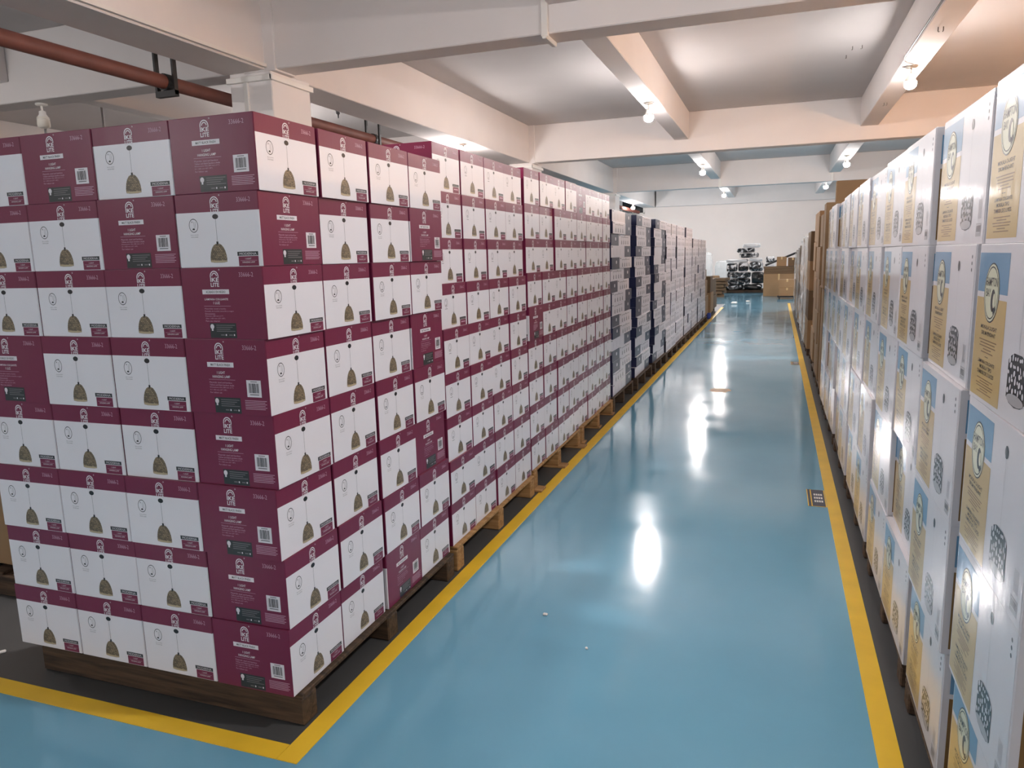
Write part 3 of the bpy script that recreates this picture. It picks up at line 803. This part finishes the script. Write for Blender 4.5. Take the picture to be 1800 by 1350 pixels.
HB = [(-1.70, 33.6, .135, .78, 1.1, .20, 'black_film', 'flat black bundle at the bottom left of the far heap'),
      (-.92, 33.6, .135, .74, 1.1, .22, 'black_film', 'flat black bundle at the bottom right of the far heap'),
      (-1.55, 33.6, .345, 1.02, 1.0, .26, 'grey_film', 'wide black and white bundle on the bottom ones in the far heap'),
      (-.74, 33.55, .37, .50, .9, .50, 'black_film', 'upright black roll at the right of the far heap'),
      (-1.52, 33.55, .62, .98, 1.0, .26, 'black_film', 'wide black bundle in the middle of the far heap'),
      (-1.80, 33.5, .895, .44, .9, .36, 'grey_film', 'black and white bulky bundle at the middle left of the far heap'),
      (-1.34, 33.5, .895, .42, .9, .38, 'black_film', 'square black bundle at the centre of the far heap'),
      (-.82, 33.5, .89, .56, .9, .40, 'grey_film', 'black and white crumpled bundle at the middle right of the far heap'),
      (-1.60, 33.5, 1.285, .90, .8, .13, 'white_film', 'white sheet bundle lying across the far heap'),
      (-.84, 33.5, 1.30, .52, .8, .16, 'white_film', 'white crumpled film right of the sheet bundle in the far heap'),
      (-1.12, 33.5, 1.47, .80, .7, .20, 'grey_film', 'patchy black and white bundle near the top of the far heap'),
      (-1.24, 33.5, 1.68, .72, .6, .20, 'black_film', 'black roll near the top of the far heap'),
      (-1.02, 33.5, 1.89, .70, .6, .18, 'white_film', 'white film bundle topping the far heap'),
      (-.24, 33.9, .002, .36, .7, .95, 'black_film', 'tall black bundle standing between heap and big carton'),
      (-.26, 33.8, .96, .42, .7, .28, 'white_film', 'white film bundle between heap and big carton'),
      (-.26, 33.8, 1.25, .36, .6, .26, 'black_film', 'small black bundle on the white film beside the heap'),
      (-2.42, 32.6, .002, .5, .8, .40, 'black_film', 'low black bundle left of the far heap'),
      (-2.50, 33.6, .002, .6, .8, .62, 'black_film', 'dark bundle left of the far heap beside the film sacks'),
      (-2.42, 32.6, .41, .36, .5, .36, 'kraft', 'crumpled brown packet left of the far heap')]
for i, b in enumerate(HB):
    b = list(b)
    if i in (0, 2, 4, 5, 6, 7, 10, 11, 13, 15): b[6] = 'mixed_film'
    b[3] *= 1.02; b[5] *= 1.0
    bundle(*b, rz=rnd.uniform(-.05, .05), tilt=rnd.uniform(-.02, .02), seed=i)
def sheet(x, y, z, sx, sy, th, m, label, rx=0, ry=0, rz=0):
    o = MB().box(-sx/2, sx/2, -sy/2, sy/2, -th/2, th/2, bev=.002).build('cardboard_sheet', m); o.location = (x, y, z); o.rotation_euler = (rx, ry, rz)
    tag(o, label, 'cardboard', 'flattened cardboard at the far end'); return o
for k in range(6):
    sheet(-2.42+.03*k, 30.6, .05+.125*k, .95, 1.0, .10, 'kraft_dark', f'flattened dark cardboard pad left of the heap, {ORD[6-k]} from the top', rz=.12*(-1)**k)
kraft_carton(-.46, .66, 30.4, 31.6, .002, .86, 'big pale brown carton standing on the floor by the far heap', None)
for k in range(3):
    sheet(.12, 31.0, .905+.09*k, 1.15, 1.1, .086, 'kraft_dark', f'dark cardboard sheet lying on the big pale carton, {["lowest","middle","topmost"][k]}', rz=.03*k)
kraft_carton(.0, .36, 30.8, 31.3, 1.14, 1.50, 'small brown carton on top of the cardboard sheets', None)
kraft_carton(.42, .75, 30.8, 31.3, 1.14, 1.46, 'brown carton beside the small one on the cardboard sheets', None, dark=True)
o = MB().tube([(-.42, 31.45, 1.17), (.72, 31.45, 1.64)], .04, 12).build('black_roll', 'black_film'); tag(o, 'thin black roll leaning over the cardboard sheets', 'roll')
# cartons on a dolly
d = empty('dolly', (.40, 28.9, 0)); tag(d, 'low black dolly carrying two brown cartons', 'dolly')
MB().box(-.34, .30, -.25, .3, .06, .11, bev=.01).build('platform', 'black_iron', d)
for a in (-.27, .23):
    for b in (-.2, .24): MB().tube([(a-.02, b, .032), (a+.02, b, .032)], .031, 12).build('wheel', 'black_iron', d)
kraft_carton(.10, .67, 28.7, 29.15, .112, .40, 'lower brown carton on the black dolly', None)
kraft_carton(.10, .67, 28.7, 29.15, .403, .70, 'upper brown carton on the black dolly', None)
# clear film sacks against the wall
def sack(x, y, z, sx, sy, sz, label, seed):
    o = bundle(x, y, z, sx, sy, sz, 'clear_film', label, seed=seed); o.name = 'film_sack'; o['category'] = 'plastic sack'; o['group'] = 'clear film sacks by the far wall'; return o
sack(-3.25, 36.5, .002, .8, .6, 1.75, 'tall clear film sack leaning by the far wall', 91)
sack(-2.3, 36.4, .002, .85, .6, 1.35, 'shorter clear film sack by the far wall, right of the tall one', 92)

# ================================================================== PIPES, WIRES, SMALL THINGS
o = MB().tube([(-7.12, YF+.05, 3.96), (-7.12, 7.7, 3.96), (-7.12, 40.8, 3.96)], .085, 18).build('sprinkler_pipe', 'rust_pipe', smooth=True)
tag(o, 'thick rusty red pipe hanging beside the girder', 'pipe')
for k, y in enumerate((-3.5, 7.6, 12.6, 24.0)):
    b = empty('pipe_hanger', (-7.12, y, 4.06)); tag(b, ['black iron pipe hanger behind the viewer', 'black iron U hanger holding the rusty pipe before the pillar', 'black iron hanger bar above the second burgundy stack', 'black iron pipe hanger deep in the hall'][k], 'pipe hanger', 'iron hangers of the rusty pipe')
    top = ZS-4.06
    MB().box(-.15, -.12, -.03, .03, -.25, top).build('strap', 'black_iron', b)
    MB().box(.12, .15, -.03, .03, -.25, top if False else ZS-4.06).build('strap', 'black_iron', b)
    MB().box(-.15, .15, -.035, .035, -.27, -.20).build('cross_bar', 'black_iron', b)
    MB().tube([(.0, -.05, -.1), (.0, .05, -.1)], .10, 16).build('clamp_ring', 'black_iron', b)
for k, (x, y) in enumerate(((-12.6, 10.4), (-11.75, 10.9))):
    o = MB().tube([(x, y, 3.2), (x, y, ZS)], .022, 8).build('hanger_rod', 'steel'); tag(o, ['thin steel rod hanging left of the unlit lamp', 'thin steel rod hanging right of the unlit lamp'][k], 'rod', 'steel hanger rods')
# empty lamp holder behind the corner pillar
t = empty('lamp_holder', (-7.4, 11.9, ZS)); tag(t, 'small empty grey lamp holder on the ceiling behind the pillar', 'lamp holder')
MB().lathe([(.05, 0), (.05, -.03)], 12).build('base_plate', 'steel', t, True); MB().lathe([(.012, -.03), (.012, -.74)], 8).build('stem', 'steel', t, True); MB().lathe([(.04, -.74), (.04, -.83), (.015, -.84), (.01, -.9)], 12).build('socket', 'steel', t, True)
# conduits on the beams
o = MB().box(-2.56, -2.48, 8.385, 8.447, ZC-.04, ZS, bev=.008).box(-2.55, -2.49, 8.39, 8.80, ZC-.06, ZC-.004, bev=.01).build('conduit', 'white_plastic'); tag(o, 'white cable conduit crossing the nearest cross beam', 'conduit')
o = MB().box(-2.20, -2.10, 30.13, 30.197, ZC-.02, ZL).build('conduit', 'white_plastic'); tag(o, 'white cable conduit on the third cross beam by the left lamps', 'conduit')
o = MB().box(1.78, 1.84, 30.13, 30.197, ZC-.02, ZL).build('conduit', 'white_plastic'); tag(o, 'white cable conduit on the third cross beam by the right lamps', 'conduit')
o = MB().box(-6.27, -6.23, YF, 8.40, ZC+.02, ZC+.06).build('conduit', 'white_plastic'); tag(o, 'thin white conduit along the lower edge of the near girder', 'conduit')
o = MB().tube([(1.69, 8.9, ZL+.03), (1.69, 12.9, ZL+.03), (1.69, 13.0, ZL-.01), (1.75, 13.1, ZL-.02), (1.86, 13.3, ZL-.01)], .010, 6).build('lamp_wire', 'wire'); tag(o, 'dark wire along the right lengthwise beam to its starry lamp', 'wire')
# hooks left in the ceiling
hook = MB().tube([(0, 0, 0), (0, 0, -.05), (.012, 0, -.062), (.022, 0, -.05)], .006, 6).mesh('ceiling_hook', 'wire')
HK = [(1.2, 10.9, ZS), (1.35, 10.9, ZS), (1.1, 14.6, ZS), (1.25, 14.6, ZS), (1.05, 15.2, ZS), (1.85, 9.9, ZL), (1.9, 10.0, ZL), (1.84, 11.3, ZL), (1.9, 11.3, ZL), (1.85, 16.5, ZL), (1.9, 16.5, ZL), (-3.6, 11.0, ZS), (-2.9, 11.6, ZS), (-2.8, 11.6, ZS), (-3.0, 13.6, ZS), (-2.88, 13.6, ZS), (-4.6, 11.8, ZS)]
for k, h in enumerate(HK):
    o = obj('ceiling_hook', hook); o.location = h; o.rotation_euler = (0, 0, k)
    side_ = 'right lengthwise beam' if h[2] == ZL else ('slab right of the nearest lamp' if h[0] > 0 else 'slab left of the nearest lamp')
    tag(o, f'tiny iron hook in the {side_}', 'hook', f'iron hooks in the {side_}')
# floor stickers, stain and scraps
def sticker(x0, x1, y0, y1, label):
    t = empty('floor_sticker', ((x0+x1)/2, (y0+y1)/2, 0)); tag(t, label, 'floor sticker', 'navy floor stickers'); w, d = x1-x0, y1-y0
    MB().box(-w/2, w/2, -d/2, d/2, 0, .002).build('backing', 'yellow_line', t)
    MB().box(-w/2+.006, -w/2+.022, -d/2, d/2, 0, .003).build('edge_stripe', 'sticker_navy', t)
    MB().box(-w/2+.03, w/2-.008, -d/2+.004, d/2-.004, 0, .003).build('navy_field', 'sticker_navy', t)
    for k in range(3):
        mb = MB(); q = -w/2+.045
        while q < w/2-.03: mb.box(q, q+.011, -d/2+.09+k*.075, -d/2+.13+k*.075, .003, .0036); q += .015
        mb.build('lettering', 'white_plastic', t)
sticker(.262, .384, 5.29, 5.67, 'navy floor sticker with white lettering beside the right yellow line')
sticker(.262, .384, 12.1, 12.42, 'small far navy floor sticker beside the right yellow line')
V = [(-.63+.14*math.cos(t)*(1+.2*rnd.uniform(-1, 1)), 9.66+.15*math.sin(t)*(1+.2*rnd.uniform(-1, 1)), .0012) for t in [2*math.pi*k/22 for k in range(22)]]
o = meshobj('floor_patch', V+[(x, y, 0) for x, y, z in V], [tuple(range(22))], 'stain'); tag(o, 'worn beige patch in the blue aisle floor', 'floor patch')
for k, (x, y, s) in enumerate(((-1.02, 3.25, .012), (-3.32, 2.18, .014), (-.75, 3.0, .008), (-1.3, 26.0, .10), (-.9, 27.0, .07))):
    b = MB().box(-s, s, -s*.7, s*.7, 0, s*.8, bev=s*.3).build('paper_scrap', 'white_plastic'); b.location = (x, y, .002); b.rotation_euler = (0, 0, k)
    tag(b, ['tiny white paper scrap on the aisle floor', 'tiny white paper scrap on grey floor left of the corner stack', 'tiniest pale speck on the near aisle floor', 'white film scrap on the floor before the far heap', 'smaller white film scrap before the far heap'][k], 'scrap', 'scraps on the floor')
